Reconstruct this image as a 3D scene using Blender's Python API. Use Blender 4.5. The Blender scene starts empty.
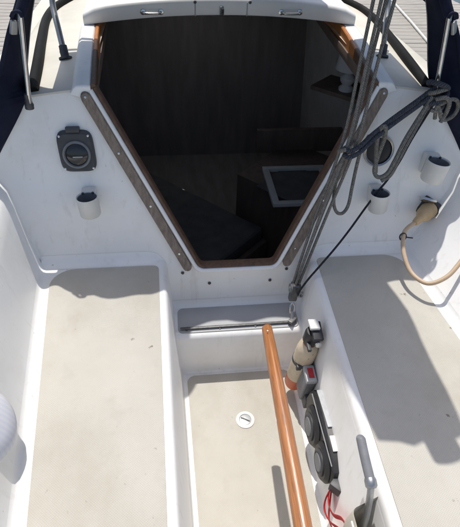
import bpy, bmesh, math, random
from mathutils import Vector, Matrix, noise
random.seed(7)
S = bpy.context.scene
COL = S.collection
R = math.radians

# ------------------------------------------------------------------ camera
fw = Vector((0.0981, 0.7464, -0.6582)).normalized()
rt = Vector((0.9940, -0.1048, 0.0293)); rt = (rt - fw*rt.dot(fw)).normalized()
up = rt.cross(fw)
cd = bpy.data.cameras.new('camera'); cam = bpy.data.objects.new('camera', cd); COL.objects.link(cam)
cam.matrix_world = Matrix(((rt.x, up.x, -fw.x, -0.196), (rt.y, up.y, -fw.y, -1.3004), (rt.z, up.z, -fw.z, 1.5415), (0, 0, 0, 1)))
cd.sensor_fit = 'HORIZONTAL'; cd.sensor_width = 36; cd.lens = 484.27/460*36
cd.clip_start = 0.02; cd.clip_end = 2000
S.camera = cam
# ------------------------------------------------------------------ sky and sun (high, from ahead and a little to port)
SUN = Vector((-0.085, 0.34, 1.0)).normalized()
w = bpy.data.worlds.new('World'); S.world = w; w.use_nodes = True
nt = w.node_tree; bg = nt.nodes['Background']
sk = nt.nodes.new('ShaderNodeTexSky'); sk.sky_type = 'NISHITA'; sk.sun_disc = False; sk.dust_density = 2.5; sk.ozone_density = 0.6
sk.sun_elevation = math.asin(SUN.z); sk.sun_rotation = math.atan2(SUN.x, SUN.y)
nt.links.new(sk.outputs[0], bg.inputs[0]); bg.inputs[1].default_value = 0.14
sd = bpy.data.lights.new('sun', 'SUN'); sun = bpy.data.objects.new('sun', sd); COL.objects.link(sun)
sd.energy = 3.65; sd.angle = R(0.55); sd.color = (1, 0.965, 0.91)
sun.rotation_euler = (-SUN).to_track_quat('-Z', 'Y').to_euler()
S.view_settings.view_transform = 'Standard'; S.view_settings.look = 'None'
S.view_settings.exposure = 0.09; S.view_settings.gamma = 1.0
S.cycles.max_bounces = 8; S.cycles.diffuse_bounces = 5; S.cycles.transparent_max_bounces = 12

# ------------------------------------------------------------------ materials
def mat(name, col, rough=0.5, metal=0.0, spec=0.5, coat=0.0, var=0.0, vscale=8.0, col2=None, bump=0.0, bscale=60.0, stretch=(1, 1, 1), spots=None, grime=()):
    """principled material; noise moves the colour towards col2, fine noise gives relief, spots = (colour, scale, threshold)"""
    m = bpy.data.materials.new(name); m.use_nodes = True
    n, l = m.node_tree.nodes, m.node_tree.links
    b = n['Principled BSDF']
    b.inputs['Roughness'].default_value = rough; b.inputs['Metallic'].default_value = metal
    b.inputs['Specular IOR Level'].default_value = spec; b.inputs['Coat Weight'].default_value = coat
    b.inputs['Base Color'].default_value = (*col, 1)
    tc = n.new('ShaderNodeTexCoord'); mp = n.new('ShaderNodeMapping'); mp.inputs['Scale'].default_value = stretch
    l.new(tc.outputs['Object'], mp.inputs[0])
    last = None
    if var > 0 or col2:
        c2 = col2 or tuple(c*(1-var) for c in col)
        nz = n.new('ShaderNodeTexNoise'); nz.inputs['Scale'].default_value = vscale; nz.inputs['Detail'].default_value = 7; nz.inputs['Roughness'].default_value = 0.62
        l.new(mp.outputs[0], nz.inputs['Vector'])
        rp = n.new('ShaderNodeValToRGB'); rp.color_ramp.elements[0].position = 0.36; rp.color_ramp.elements[1].position = 0.68
        rp.color_ramp.elements[0].color = (*col, 1); rp.color_ramp.elements[1].color = (*c2, 1)
        l.new(nz.outputs['Fac'], rp.inputs[0]); last = rp.outputs[0]
    if spots:
        sc, scale, thr = spots
        nz2 = n.new('ShaderNodeTexNoise'); nz2.inputs['Scale'].default_value = scale; nz2.inputs['Detail'].default_value = 3
        l.new(tc.outputs['Object'], nz2.inputs['Vector'])
        r2 = n.new('ShaderNodeValToRGB'); r2.color_ramp.elements[0].position = thr; r2.color_ramp.elements[1].position = thr+0.05
        l.new(nz2.outputs['Fac'], r2.inputs[0])
        mx = n.new('ShaderNodeMix'); mx.data_type = 'RGBA'
        l.new(r2.outputs[0], mx.inputs[0]); mx.inputs[7].default_value = (*sc, 1)
        if last: l.new(last, mx.inputs[6])
        else: mx.inputs[6].default_value = (*col, 1)
        last = mx.outputs[2]
    for gc, gs, gst, lo, hi, amt in grime:                            # soft stains with shapes of their own
        gm = n.new('ShaderNodeMapping'); gm.inputs['Scale'].default_value = gst; l.new(tc.outputs['Object'], gm.inputs[0])
        g = n.new('ShaderNodeTexNoise'); g.inputs['Scale'].default_value = gs; g.inputs['Detail'].default_value = 6; g.inputs['Roughness'].default_value = 0.65; l.new(gm.outputs[0], g.inputs['Vector'])
        mr_ = n.new('ShaderNodeMapRange'); mr_.inputs[1].default_value = lo; mr_.inputs[2].default_value = hi; mr_.inputs[4].default_value = amt; l.new(g.outputs['Fac'], mr_.inputs[0])
        mx = n.new('ShaderNodeMix'); mx.data_type = 'RGBA'; l.new(mr_.outputs[0], mx.inputs[0]); mx.inputs[7].default_value = (*gc, 1)
        if last: l.new(last, mx.inputs[6])
        else: mx.inputs[6].default_value = (*col, 1)
        last = mx.outputs[2]
    if last: l.new(last, b.inputs['Base Color'])
    if bump > 0:
        nb = n.new('ShaderNodeTexNoise'); nb.inputs['Scale'].default_value = bscale; nb.inputs['Detail'].default_value = 4
        l.new(mp.outputs[0], nb.inputs['Vector'])
        bp = n.new('ShaderNodeBump'); bp.inputs['Strength'].default_value = bump; bp.inputs['Distance'].default_value = 0.002
        l.new(nb.outputs['Fac'], bp.inputs['Height']); l.new(bp.outputs[0], b.inputs['Normal'])
    return m

def nonskid(name, col, col2):
    """moulded non-slip deck: a fine woven relief, faint wear and a few dirty specks"""
    m = mat(name, col, rough=0.72, spec=0.25, col2=col2, vscale=5.0, spots=((0.22, 0.19, 0.15), 27.0, 0.725), grime=(((0.36, 0.32, 0.25), 3.2, (1, .6, 1), .50, .74, .55), ((0.40, 0.37, 0.32), 14.0, (1, 1, 1), .55, .74, .45), ((0.20, 0.18, 0.15), 62.0, (1, 1, 1), .66, .75, .55)))
    n, l = m.node_tree.nodes, m.node_tree.links
    b = n['Principled BSDF']; tc = [x for x in n if x.type == 'TEX_COORD'][0]
    sx = n.new('ShaderNodeSeparateXYZ'); l.new(tc.outputs['Object'], sx.inputs[0])
    def sn(sock, k):
        a = n.new('ShaderNodeMath'); a.operation = 'MULTIPLY'; a.inputs[1].default_value = k; l.new(sock, a.inputs[0])
        s = n.new('ShaderNodeMath'); s.operation = 'SINE'; l.new(a.outputs[0], s.inputs[0]); return s.outputs[0]
    mu = n.new('ShaderNodeMath'); mu.operation = 'MULTIPLY'
    l.new(sn(sx.outputs[0], 6.283/0.0062), mu.inputs[0]); l.new(sn(sx.outputs[1], 6.283/0.0056), mu.inputs[1])
    bp = n.new('ShaderNodeBump'); bp.inputs['Strength'].default_value = 0.35; bp.inputs['Distance'].default_value = 0.0007
    l.new(mu.outputs[0], bp.inputs['Height']); l.new(bp.outputs[0], b.inputs['Normal'])
    # colour slightly darker in the low points of the weave
    old = b.inputs['Base Color'].links[0].from_socket
    mr = n.new('ShaderNodeMapRange'); mr.inputs[1].default_value = -1; mr.inputs[2].default_value = 0.2; mr.inputs[3].default_value = 0.91; mr.inputs[4].default_value = 1.0
    l.new(mu.outputs[0], mr.inputs[0])
    mx = n.new('ShaderNodeMix'); mx.data_type = 'RGBA'; mx.blend_type = 'MULTIPLY'; mx.inputs[0].default_value = 1
    l.new(old, mx.inputs[6]); l.new(mr.outputs[0], mx.inputs[7]); l.new(mx.outputs[2], b.inputs['Base Color'])
    return m

def ropemat(name, c1, c2, twist=70.0):
    """laid rope: strands run diagonally round the tube's UVs"""
    m = bpy.data.materials.new(name); m.use_nodes = True
    n, l = m.node_tree.nodes, m.node_tree.links; b = n['Principled BSDF']; b.inputs['Roughness'].default_value = 0.85
    b.inputs['Specular IOR Level'].default_value = 0.2
    uv = n.new('ShaderNodeUVMap'); sx = n.new('ShaderNodeSeparateXYZ'); l.new(uv.outputs[0], sx.inputs[0])
    a = n.new('ShaderNodeMath'); a.operation = 'MULTIPLY'; a.inputs[1].default_value = twist*6.283; l.new(sx.outputs[0], a.inputs[0])
    c = n.new('ShaderNodeMath'); c.operation = 'MULTIPLY_ADD'; c.inputs[1].default_value = 6.283*4; l.new(sx.outputs[1], c.inputs[0]); l.new(a.outputs[0], c.inputs[2])
    s = n.new('ShaderNodeMath'); s.operation = 'SINE'; l.new(c.outputs[0], s.inputs[0])
    nz = n.new('ShaderNodeTexNoise'); nz.inputs['Scale'].default_value = 160; tc = n.new('ShaderNodeTexCoord'); l.new(tc.outputs['Object'], nz.inputs[0])
    ad = n.new('ShaderNodeMath'); ad.operation = 'MULTIPLY_ADD'; ad.inputs[1].default_value = 0.22; l.new(s.outputs[0], ad.inputs[0]); l.new(nz.outputs[0], ad.inputs[2])
    rp = n.new('ShaderNodeValToRGB'); rp.color_ramp.elements[0].position = 0.2; rp.color_ramp.elements[1].position = 0.8
    rp.color_ramp.elements[0].color = (*c1, 1); rp.color_ramp.elements[1].color = (*c2, 1)
    l.new(ad.outputs[0], rp.inputs[0]); l.new(rp.outputs[0], b.inputs['Base Color'])
    bp = n.new('ShaderNodeBump'); bp.inputs['Strength'].default_value = 0.45; bp.inputs['Distance'].default_value = 0.0015
    l.new(s.outputs[0], bp.inputs['Height']); l.new(bp.outputs[0], b.inputs['Normal'])
    return m

def clearmat():
    m = bpy.data.materials.new('clear_vinyl'); m.use_nodes = True
    n, l = m.node_tree.nodes, m.node_tree.links; n.remove(n['Principled BSDF'])
    t = n.new('ShaderNodeBsdfTransparent'); t.inputs[0].default_value = (0.93, 0.94, 0.93, 1)
    g = n.new('ShaderNodeBsdfGlossy'); g.inputs['Roughness'].default_value = 0.15
    mx = n.new('ShaderNodeMixShader'); mx.inputs[0].default_value = 0.04
    l.new(t.outputs[0], mx.inputs[1]); l.new(g.outputs[0], mx.inputs[2]); l.new(mx.outputs[0], n['Material Output'].inputs[0])
    return m

def opalmat():
    m = bpy.data.materials.new('opal_acrylic'); m.use_nodes = True
    n, l = m.node_tree.nodes, m.node_tree.links; n.remove(n['Principled BSDF'])
    t = n.new('ShaderNodeBsdfTranslucent'); t.inputs[0].default_value = (0.9, 0.9, 0.9, 1)
    d = n.new('ShaderNodeBsdfDiffuse'); d.inputs[0].default_value = (0.6, 0.6, 0.6, 1)
    mx = n.new('ShaderNodeMixShader'); mx.inputs[0].default_value = 0.08
    l.new(t.outputs[0], mx.inputs[1]); l.new(d.outputs[0], mx.inputs[2]); l.new(mx.outputs[0], n['Material Output'].inputs[0])
    return m

M = dict(
    gel=mat('gelcoat', (0.87, 0.86, 0.835), rough=0.42, col2=(0.83, 0.82, 0.79), vscale=3.0, bump=0.06, bscale=35, spots=((0.45, 0.41, 0.35), 48.0, 0.735), grime=(((0.68, 0.65, 0.58), 2.3, (1, 1, 1), .52, .74, .7), ((0.52, 0.49, 0.43), 9.0, (4, 4, .45), .57, .75, .35), ((0.35, 0.32, 0.28), 70.0, (1, 1, 1), .68, .76, .6))),
    gelroof=mat('gelcoat_roof', (0.70, 0.66, 0.57), rough=0.5, col2=(0.60, 0.56, 0.47), vscale=7, bump=0.1, bscale=70),
    hatch=mat('gelcoat_hatch', (0.80, 0.79, 0.77), rough=0.45, col2=(0.72, 0.71, 0.69), vscale=6, bump=0.06, bscale=40),
    skid=nonskid('nonskid_deck', (0.50, 0.475, 0.42), (0.455, 0.43, 0.375)),
    teak=mat('weathered_teak', (0.27, 0.22, 0.175), rough=0.8, col2=(0.15, 0.115, 0.09), vscale=30, stretch=(4, 4, 0.5), bump=0.5, bscale=80),
    wood=mat('brown_wood', (0.125, 0.066, 0.036), rough=0.6, col2=(0.07, 0.036, 0.020), vscale=30, stretch=(3, 3, 0.6), bump=0.2),
    liner=mat('sunlit_orange_wood', (0.50, 0.19, 0.05), rough=0.45, col2=(0.36, 0.12, 0.03), vscale=30, stretch=(4, .6, 4)),
    tiller=mat('varnished_wood', (0.44, 0.175, 0.05), rough=0.32, coat=0.6, col2=(0.22, 0.075, 0.02), vscale=22, stretch=(9, 0.30, 9), bump=0.15, bscale=60, grime=(((0.10, 0.045, 0.02), 16, (6, .5, 6), .60, .70, .7), ((0.50, 0.30, 0.15), 30, (1, .4, 1), .66, .74, .6))),
    chrome=mat('stainless', (0.62, 0.62, 0.61), rough=0.22, metal=1.0, var=0.2, vscale=40),
    alu=mat('aluminium', (0.40, 0.41, 0.42), rough=0.42, metal=0.9, var=0.25, vscale=30),
    dkmetal=mat('dull_track', (0.10, 0.10, 0.105), rough=0.5, metal=0.6, var=0.4, vscale=60),
    blk=mat('black_plastic', (0.022, 0.022, 0.024), rough=0.45, var=0.3, vscale=30, bump=0.1),
    dgrey=mat('dark_grey_plastic', (0.055, 0.057, 0.062), rough=0.5, var=0.3, vscale=30),
    grey=mat('grey_plastic', (0.20, 0.205, 0.215), rough=0.55, var=0.25, vscale=25),
    lgrey=mat('light_grey_plastic', (0.42, 0.43, 0.44), rough=0.5, var=0.2, vscale=40),
    rubber=mat('black_rubber', (0.010, 0.0095, 0.009), spec=0.15, rough=0.7, var=0.4, vscale=25, bump=0.2),
    navy=mat('navy_canvas', (0.011, 0.014, 0.030), rough=0.9, spec=0.15, col2=(0.02, 0.024, 0.045), vscale=9, bump=0.5, bscale=420),
    white=mat('white_plastic', (0.70, 0.685, 0.64), rough=0.45, var=0.12, vscale=14),
    cream=mat('cream_rubber', (0.56, 0.40, 0.22), rough=0.5, col2=(0.45, 0.30, 0.15), vscale=20),
    cable=mat('cream_cable', (0.55, 0.40, 0.26), rough=0.5, var=0.15, vscale=20),
    pvc=mat('cream_pvc', (0.58, 0.55, 0.46), rough=0.5, col2=(0.48, 0.44, 0.36), vscale=12, bump=0.1),
    red=mat('red_strap', (0.52, 0.03, 0.035), rough=0.7, var=0.3, vscale=40, bump=0.3, bscale=200),
    ored=mat('orange_red_paint', (0.55, 0.12, 0.035), rough=0.4, col2=(0.45, 0.085, 0.03), vscale=15),
    label=mat('cream_label', (0.62, 0.52, 0.38), rough=0.6, col2=(0.52, 0.42, 0.30), vscale=22, spots=((0.20, 0.16, 0.13), 120, 0.66)),
    lens=mat('dial_lens', (0.012, 0.013, 0.015), rough=0.12, coat=0.3),
    ropeg=ropemat('grey_rope', (0.10, 0.095, 0.085), (0.25, 0.24, 0.215), 170),
    ropeb=ropemat('navy_rope', (0.022, 0.025, 0.032), (0.085, 0.092, 0.108), 150),
    ropek=ropemat('black_line', (0.010, 0.010, 0.012), (0.05, 0.05, 0.055), 120),
    ropew=ropemat('white_line', (0.5, 0.5, 0.48), (0.75, 0.74, 0.70), 30),
    clear=clearmat(), opal=opalmat(),
    cover=mat('pale_cover', (0.60, 0.63, 0.70), rough=0.85, var=0.1, vscale=30, bump=0.08, bscale=120),
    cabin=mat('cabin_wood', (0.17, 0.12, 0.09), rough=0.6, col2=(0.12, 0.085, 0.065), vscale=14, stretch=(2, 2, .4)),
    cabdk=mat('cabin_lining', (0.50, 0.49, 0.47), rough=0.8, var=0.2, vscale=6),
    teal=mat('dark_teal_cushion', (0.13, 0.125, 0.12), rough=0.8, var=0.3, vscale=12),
    plank=mat('grey_plank', (0.40, 0.37, 0.33), rough=0.9, col2=(0.27, 0.25, 0.22), vscale=9, stretch=(0.5, 5, 5), bump=0.5, bscale=40),
    water=mat('water', (0.02, 0.035, 0.035), rough=0.12, bump=0.6, bscale=2.5),
    cap=mat('cap_metal', (0.55, 0.56, 0.56), rough=0.35, metal=0.5, var=0.2, vscale=80),
    lampc=mat('lamp_cloth', (0.62, 0.61, 0.60), rough=0.8, var=0.1),
    ledge=mat('ledge_grey', (0.40, 0.40, 0.40), rough=0.6, var=0.12, vscale=7, bump=0.3, bscale=300),
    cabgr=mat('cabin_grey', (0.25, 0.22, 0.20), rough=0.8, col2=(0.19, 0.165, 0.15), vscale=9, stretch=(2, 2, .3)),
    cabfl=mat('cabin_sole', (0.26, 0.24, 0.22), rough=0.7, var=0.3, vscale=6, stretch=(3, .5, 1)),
    trackm=mat('worn_track', (0.16, 0.16, 0.16), rough=0.5, metal=0.4, var=0.5, vscale=70),
    sail=mat('sail_cloth', (0.55, 0.54, 0.50), rough=0.9, bump=0.4, bscale=30),
)
# pale blue stripes printed on the winch cover
def stripes(m, period):
    n, l = m.node_tree.nodes, m.node_tree.links; b = n['Principled BSDF']
    tc = n.new('ShaderNodeTexCoord'); wv = n.new('ShaderNodeTexWave'); wv.inputs['Scale'].default_value = 1/period/3.2; wv.bands_direction = 'Y'
    l.new(tc.outputs['Object'], wv.inputs[0])
    rp = n.new('ShaderNodeValToRGB'); rp.color_ramp.elements[0].color = (0.66, 0.66, 0.68, 1); rp.color_ramp.elements[1].color = (0.61, 0.62, 0.67, 1)
    l.new(wv.outputs[0], rp.inputs[0]); l.new(rp.outputs[0], b.inputs['Base Color'])
stripes(M['cover'], 0.012)

# ------------------------------------------------------------------ helpers
def tag(o, label=None, cat=None, group=None, kind=None):
    if label: o['label'] = label
    if cat: o['category'] = cat
    if group: o['group'] = group
    if kind: o['kind'] = kind
    return o
def thing(name, label, cat, loc=(0, 0, 0), group=None):
    o = bpy.data.objects.new(name, None); COL.objects.link(o); o.location = loc; o.empty_display_size = 0.05
    return tag(o, label, cat, group)
def link(name, me, m, parent=None, angle=40, mod=None):
    me.materials.append(M[m] if isinstance(m, str) else m)
    for p in me.polygons: p.use_smooth = True
    me.set_sharp_from_angle(angle=R(angle))
    o = bpy.data.objects.new(name, me); COL.objects.link(o)
    if parent:
        o.parent = parent
        o.matrix_parent_inverse = Matrix.Translation(-Vector(parent.matrix_basis.translation)) if parent.type == 'EMPTY' else Matrix.Identity(4)
    return o
def mesh(name, v, f, m, parent=None, angle=40, uvs=None):
    me = bpy.data.meshes.new(name); me.from_pydata([tuple(p) for p in v], [], f); me.update()
    bm = bmesh.new(); bm.from_mesh(me); bmesh.ops.recalc_face_normals(bm, faces=bm.faces); bm.to_mesh(me); bm.free()
    return link(name, me, m, parent, angle)
def loft(name, rows, m, parent=None, closed=False, cap=False, angle=40):
    n = len(rows[0]); v = [p for r in rows for p in r]; f = []
    for i in range(len(rows)-1):
        for j in range(n if closed else n-1):
            k = (j+1) % n
            f.append((i*n+j, i*n+k, (i+1)*n+k, (i+1)*n+j))
    if cap: f.append(tuple(range(n))); f.append(tuple((len(rows)-1)*n+j for j in range(n)))
    return mesh(name, v, f, m, parent, angle)
def smooth_path(pts, sub=6, closed=False):
    P = [Vector(p) for p in pts]; out = []; n = len(P)
    for i in range(n if closed else n-1):
        a = P[(i-1) % n] if closed or i > 0 else P[0]*2-P[1]
        b, c = P[i], P[(i+1) % n]
        d = P[(i+2) % n] if closed or i+2 < n else P[n-1]*2-P[n-2]
        for k in range(sub):
            t = k/sub
            out.append(0.5*((2*b)+(c-a)*t+(2*a-5*b+4*c-d)*t*t+(3*b-a-3*c+d)*t**3))
    if not closed: out.append(P[-1])
    return out
def tube(name, pts, r, m, parent=None, n=10, sub=6, closed=False, flat=1.0, cap=True):
    P = smooth_path(pts, sub, closed) if sub > 1 else [Vector(p) for p in pts]
    N = len(P); rad = r if callable(r) else (lambda t: r)
    T = []
    for i in range(N):
        a = P[(i-1) % N] if closed or i > 0 else P[0]; b = P[(i+1) % N] if closed or i < N-1 else P[-1]
        T.append((b-a).normalized())
    u = T[0].orthogonal().normalized(); rows = []; L = [0.0]
    for i in range(N):
        if i: L.append(L[-1]+(P[i]-P[i-1]).length)
        u = (u-T[i]*u.dot(T[i])).normalized(); v = T[i].cross(u)
        q = rad(i/(N-1))
        rows.append([P[i]+(u*math.cos(a)+v*math.sin(a)*flat)*q for a in (2*math.pi*j/n for j in range(n))])
    V = [p for rw in rows for p in rw]; F = []; UV = []
    for i in range(N if closed else N-1):
        i2 = (i+1) % N
        for j in range(n):
            k = (j+1) % n
            F.append((i*n+j, i*n+k, i2*n+k, i2*n+j))
            la, lb = L[i], (L[i2] if i2 else L[-1]+(P[0]-P[-1]).length)
            UV += [(la, j/n), (la, (j+1)/n), (lb, (j+1)/n), (lb, j/n)]
    if cap and not closed:
        F.append(tuple(range(n-1, -1, -1))); UV += [(L[0], 0)]*n
        F.append(tuple((N-1)*n+j for j in range(n))); UV += [(L[-1], 0)]*n
    me = bpy.data.meshes.new(name); me.from_pydata([tuple(p) for p in V], [], F); me.update()
    ul = me.uv_layers.new(name='UVMap')
    for i, q in enumerate(UV): ul.data[i].uv = q
    return link(name, me, m, parent, 50)
def frame(loc, z=(0, 0, 1), x=None):
    Z = Vector(z).normalized(); X = Vector(x) if x else Z.orthogonal(); X = (X-Z*X.dot(Z)).normalized(); Y = Z.cross(X)
    return Matrix(((X.x, Y.x, Z.x, loc[0]), (X.y, Y.y, Z.y, loc[1]), (X.z, Y.z, Z.z, loc[2]), (0, 0, 0, 1)))
def lathe(name, prof, m, mw, parent=None, n=28, angle=35, sx=1.0):
    rows = [[mw @ Vector((r*sx*math.cos(2*math.pi*j/n), r*math.sin(2*math.pi*j/n), z)) for j in range(n)] for r, z in prof]
    return loft(name, rows, m, parent, closed=True, cap=True, angle=angle)
def box(name, sz, m, mw, parent=None, bev=0.003, seg=2, taper=None):
    bm = bmesh.new(); bmesh.ops.create_cube(bm, size=1)
    for v in bm.verts:
        v.co = Vector((v.co.x*sz[0], v.co.y*sz[1], v.co.z*sz[2]))
        if taper and v.co.z > 0: v.co.x *= taper; v.co.y *= taper
    if bev: bmesh.ops.bevel(bm, geom=bm.edges[:], offset=bev, segments=seg, profile=0.6, affect='EDGES')
    bmesh.ops.transform(bm, matrix=mw, verts=bm.verts)
    me = bpy.data.meshes.new(name); bm.to_mesh(me); bm.free()
    return link(name, me, m, parent, 35)
def bar(name, a, b, wd, th, m, parent=None, upv=(0, 0, 1), bev=0.002):
    a, b = Vector(a), Vector(b); d = (b-a)
    mw = frame((a+b)/2, upv, d); return box(name, (d.length, wd, th), m, mw, parent, bev)
def rrect(corners, rads, seg=8):
    """polygon of 2-d corners with rounded corners"""
    out = []; n = len(corners)
    for i in range(n):
        p = Vector(corners[i]); a = (Vector(corners[i-1])-p).normalized(); b = (Vector(corners[(i+1) % n])-p).normalized()
        r = rads[i]; ang = a.angle(b); t = r/math.tan(ang/2); c = p+(a+b).normalized()*(r/math.sin(ang/2))
        s, e = p+a*t-c, p+b*t-c
        a0 = math.atan2(s.y, s.x); da = (math.atan2(e.y, e.x)-a0+math.pi) % (2*math.pi)-math.pi
        out += [c+Vector((math.cos(a0+da*k/seg), math.sin(a0+da*k/seg)))*r for k in range(seg+1)]
    return out
def prism(name, poly, fn, d0, d1, m, parent=None, bev=0.0, angle=35):
    """2-d polygon mapped by fn(u, v, depth); the d1 face is set in by bev"""
    n = len(poly); c = sum((Vector(p) for p in poly), Vector((0, 0)))/n
    rows = [(d0, 0.0), (d1-(bev if d1 > d0 else -bev), 0.0), (d1, bev)] if bev else [(d0, 0.0), (d1, 0.0)]
    R_ = []
    for d, ins in rows:
        R_.append([fn(*(Vector(p)+(c-Vector(p)).normalized()*ins), d) for p in poly])
    return loft(name, R_, m, parent, closed=True, cap=True, angle=angle)

# ------------------------------------------------------------------ boat dimensions (metres, y forward, z up from the cockpit sole)
HS, HL, YF, RAKE = 0.431, 0.204, -0.168, 0.2814
def wi(y): return 0.2517+0.0273*y
def ws(y): return 0.2250+0.0273*y
def wo(s, y): return 0.640+0.105*y if s < 0 else 0.583-0.09*y
def yb(z): return RAKE*(max(z, 0.385)-HS)
def B(x, z, off=0.0): return Vector((x, yb(z)-off, z))
def roofz(x): return 1.0-0.10*x*x
YS = [0.08, 0.03, -0.02, -0.1, -0.2, -0.35, -0.5, -0.7, -0.9, -1.1, -1.4, -1.7, -2.0]

# ------------------------------------------------------------------ water, docks
tag(mesh('water', [(-60, -40, -0.45), (60, -40, -0.45), (60, 90, -0.45), (-60, 90, -0.45)], [(0, 1, 2, 3)], 'water'), kind='structure')
for s, x0, x1, y0, y1, tx in ((1, 1.55, 4.1, 1.2, 9.2, 'right'), (-1, -4.4, -1.7, 2.6, 9.2, 'left')):
    dk = mesh('dock', [(x0+.03, y0, -.30), (x1-.03, y0, -.30), (x1-.03, y1, -.30), (x0+.03, y1, -.30), (x0+.03, y0, -.236), (x1-.03, y0, -.236), (x1-.03, y1, -.236), (x0+.03, y1, -.236)],
              [(0, 1, 2, 3), (4, 5, 6, 7), (0, 1, 5, 4), (1, 2, 6, 5), (2, 3, 7, 6), (3, 0, 4, 7)], 'dkmetal')
    tag(dk, kind='structure')
    base = None; y = y0
    while y < y1-.1:
        wdt = 0.138
        if base is None:
            bm = bmesh.new(); bmesh.ops.create_cube(bm, size=1)
            for v in bm.verts: v.co = Vector((v.co.x*(x1-x0), v.co.y*wdt, v.co.z*0.034))
            bmesh.ops.bevel(bm, geom=bm.edges[:], offset=0.004, segments=1, affect='EDGES')
            me = bpy.data.meshes.new('plank'); bm.to_mesh(me); bm.free(); base = link('plank', me, 'plank', dk); o = base
        else:
            o = base.copy(); COL.objects.link(o); o.parent = dk
        o.location = ((x0+x1)/2+random.uniform(-.012, .012), y+wdt/2, -0.218+random.uniform(-.0025, .0025)); o.rotation_euler = (random.uniform(-.006, .006), 0, random.uniform(-.003, .003))
        y += wdt+random.uniform(0.008, 0.013)
tag(tube('mooring_line', [(3.25, 7.4, -.185), (3.06, 6.19, -.185), (2.94, 5.3, -.185), (2.82, 4.5, -.185), (2.70, 3.6, -.185)], 0.016, 'ropew', n=8),
    'thin white line stretched along the grey dock planks', 'rope')

# ------------------------------------------------------------------ the boat
boat = thing('sailboat', 'white sailboat with beige non-slip cockpit seats and dark open companionway', 'sailboat', (0, 0, 0))
# sole, riser, ledge
so = mesh('cockpit_sole', [(-ws(YF)-.02, YF, 0), (ws(YF)+.02, YF, 0), (ws(-2)+.02, -2, 0), (-ws(-2)-.02, -2, 0)], [(0, 1, 2, 3)], 'gel', boat)
def flat(z): return lambda u, v, d: Vector((u, v, z+d))
prism('nonslip_panel', rrect([(-ws(-.19)+.022, -.190), (-ws(-1.8)+.022, -1.8), (ws(-1.8)-.022, -1.8), (ws(-.19)-.022, -.190)], [.03, .03, .03, .03]), flat(0), 0, .004, 'skid', so, bev=.002)
rows = []
for x in [-.262+.524*i/12 for i in range(13)]:
    rows.append([Vector((x, YF-.012, 0.0005)), Vector((x, YF-.004, .004)), Vector((x, YF, .016)), Vector((x, YF, HL-.022)), Vector((x, YF+.004, HL-.009)), Vector((x, YF+.014, HL-.001)), Vector((x, YF+.024, HL)),
                 Vector((x, -.033, HL)), Vector((x, -.022, HL+.003)), Vector((x, -.0145, HL+.012)), Vector((x, -.0129, HL+.03))])
loft('step_ledge', rows, 'gel', boat)
prism('ledge_panel', rrect([(-.222, -.030), (-.222, -.152), (.222, -.152), (.222, -.030)], [.02]*4), flat(HL), 0, .003, 'ledge', boat, bev=.0015)
for s in (-1, 1):
    rows = []; rows2 = []; rows3 = []
    for y in YS:
        a, b_, c = wi(y), ws(y), wo(s, y); ln = .075 if s < 0 else .17
        rows.append([Vector((s*p[0], y, p[1])) for p in [(b_-.022, .0006), (b_-.008, .004), (b_-.001, .02), (a-.003, HS-.034), (a-.001, HS-.028)]])
        rows2.append([Vector((s*p[0], y, p[1])) for p in [(a-.001, HS-.028), (a+.001, HS-.016), (a+.006, HS-.007), (a+.013, HS-.002), (a+.022, HS), (c+.016, HS), (c+.025, HS+.003), (c+.032, HS+.010), (c+.036, HS+.02)]])
        rows3.append([Vector((s*p[0], y, p[1])) for p in [(c+.036, HS+.02), (c+.036+(ln-.036)*.5, .54), (c+ln, .645), (c+ln+.012, .69), (c+ln+.03, .715), (c+ln+.055, .725), (c+.30, .73), (c+.33, .72), (c+.35, .68), (c+.37, .585), (c+.40, .575), (1.18, .565), (1.185, .50), (1.15, -.3)]])
    loft('footwell_wall', rows, 'gel', boat)
    st = loft('seat', rows2, 'gel', boat)
    st['label'] = 'port seat, sunlit along most of its length' if s < 0 else 'starboard seat, mostly shaded by the boom'
    loft('coaming', rows3, 'gel', boat)
    i0, i1 = s*(wi(-.02)+.026), s*(wi(-1.8)+.026); o0, o1 = s*wo(s, -.02), s*wo(s, -1.8)
    prism('nonslip_panel', rrect([(i0, -.034), (o0, -.034), (o1, -1.8), (i1, -1.8)], [.02, .075, .03, .03]), flat(HS), 0, .003, 'skid', st, bev=.0015)
# transom closing the cockpit aft, behind the photographer
box('transom', (2.3, .05, 1.0), 'gel', frame((0, -2.02, .2)), boat, bev=.01)

# cabin bulkhead with the tapered companionway opening
D = Vector((.291, .577)).normalized(); NI = Vector((-D.y, D.x))      # along and inward of the right-hand edge
E0 = Vector((.168, .385))+NI*.041
def edge(z): return E0+D*((z-E0.y)/D.y)
Zt, Zb = 0.988, 0.402
P1, P0 = edge(Zb), edge(Zt)
out = [(-.245, HL-.01), (.245, HL-.01), (.262, HS-.04), (.80, HS-.04), (.84, .60), (.83, .75), (.745, .93), (.62, roofz(.62)-.004), (P0.x, roofz(P0.x)-.004),
       (P1.x, P1.y), (-P1.x, P1.y), (-P0.x, roofz(P0.x)-.004), (-.62, roofz(.62)-.004), (-.745, .93), (-.83, .75), (-.84, .60), (-.80, HS-.04), (-.262, HS-.04)]
bm = bmesh.new()
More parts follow.
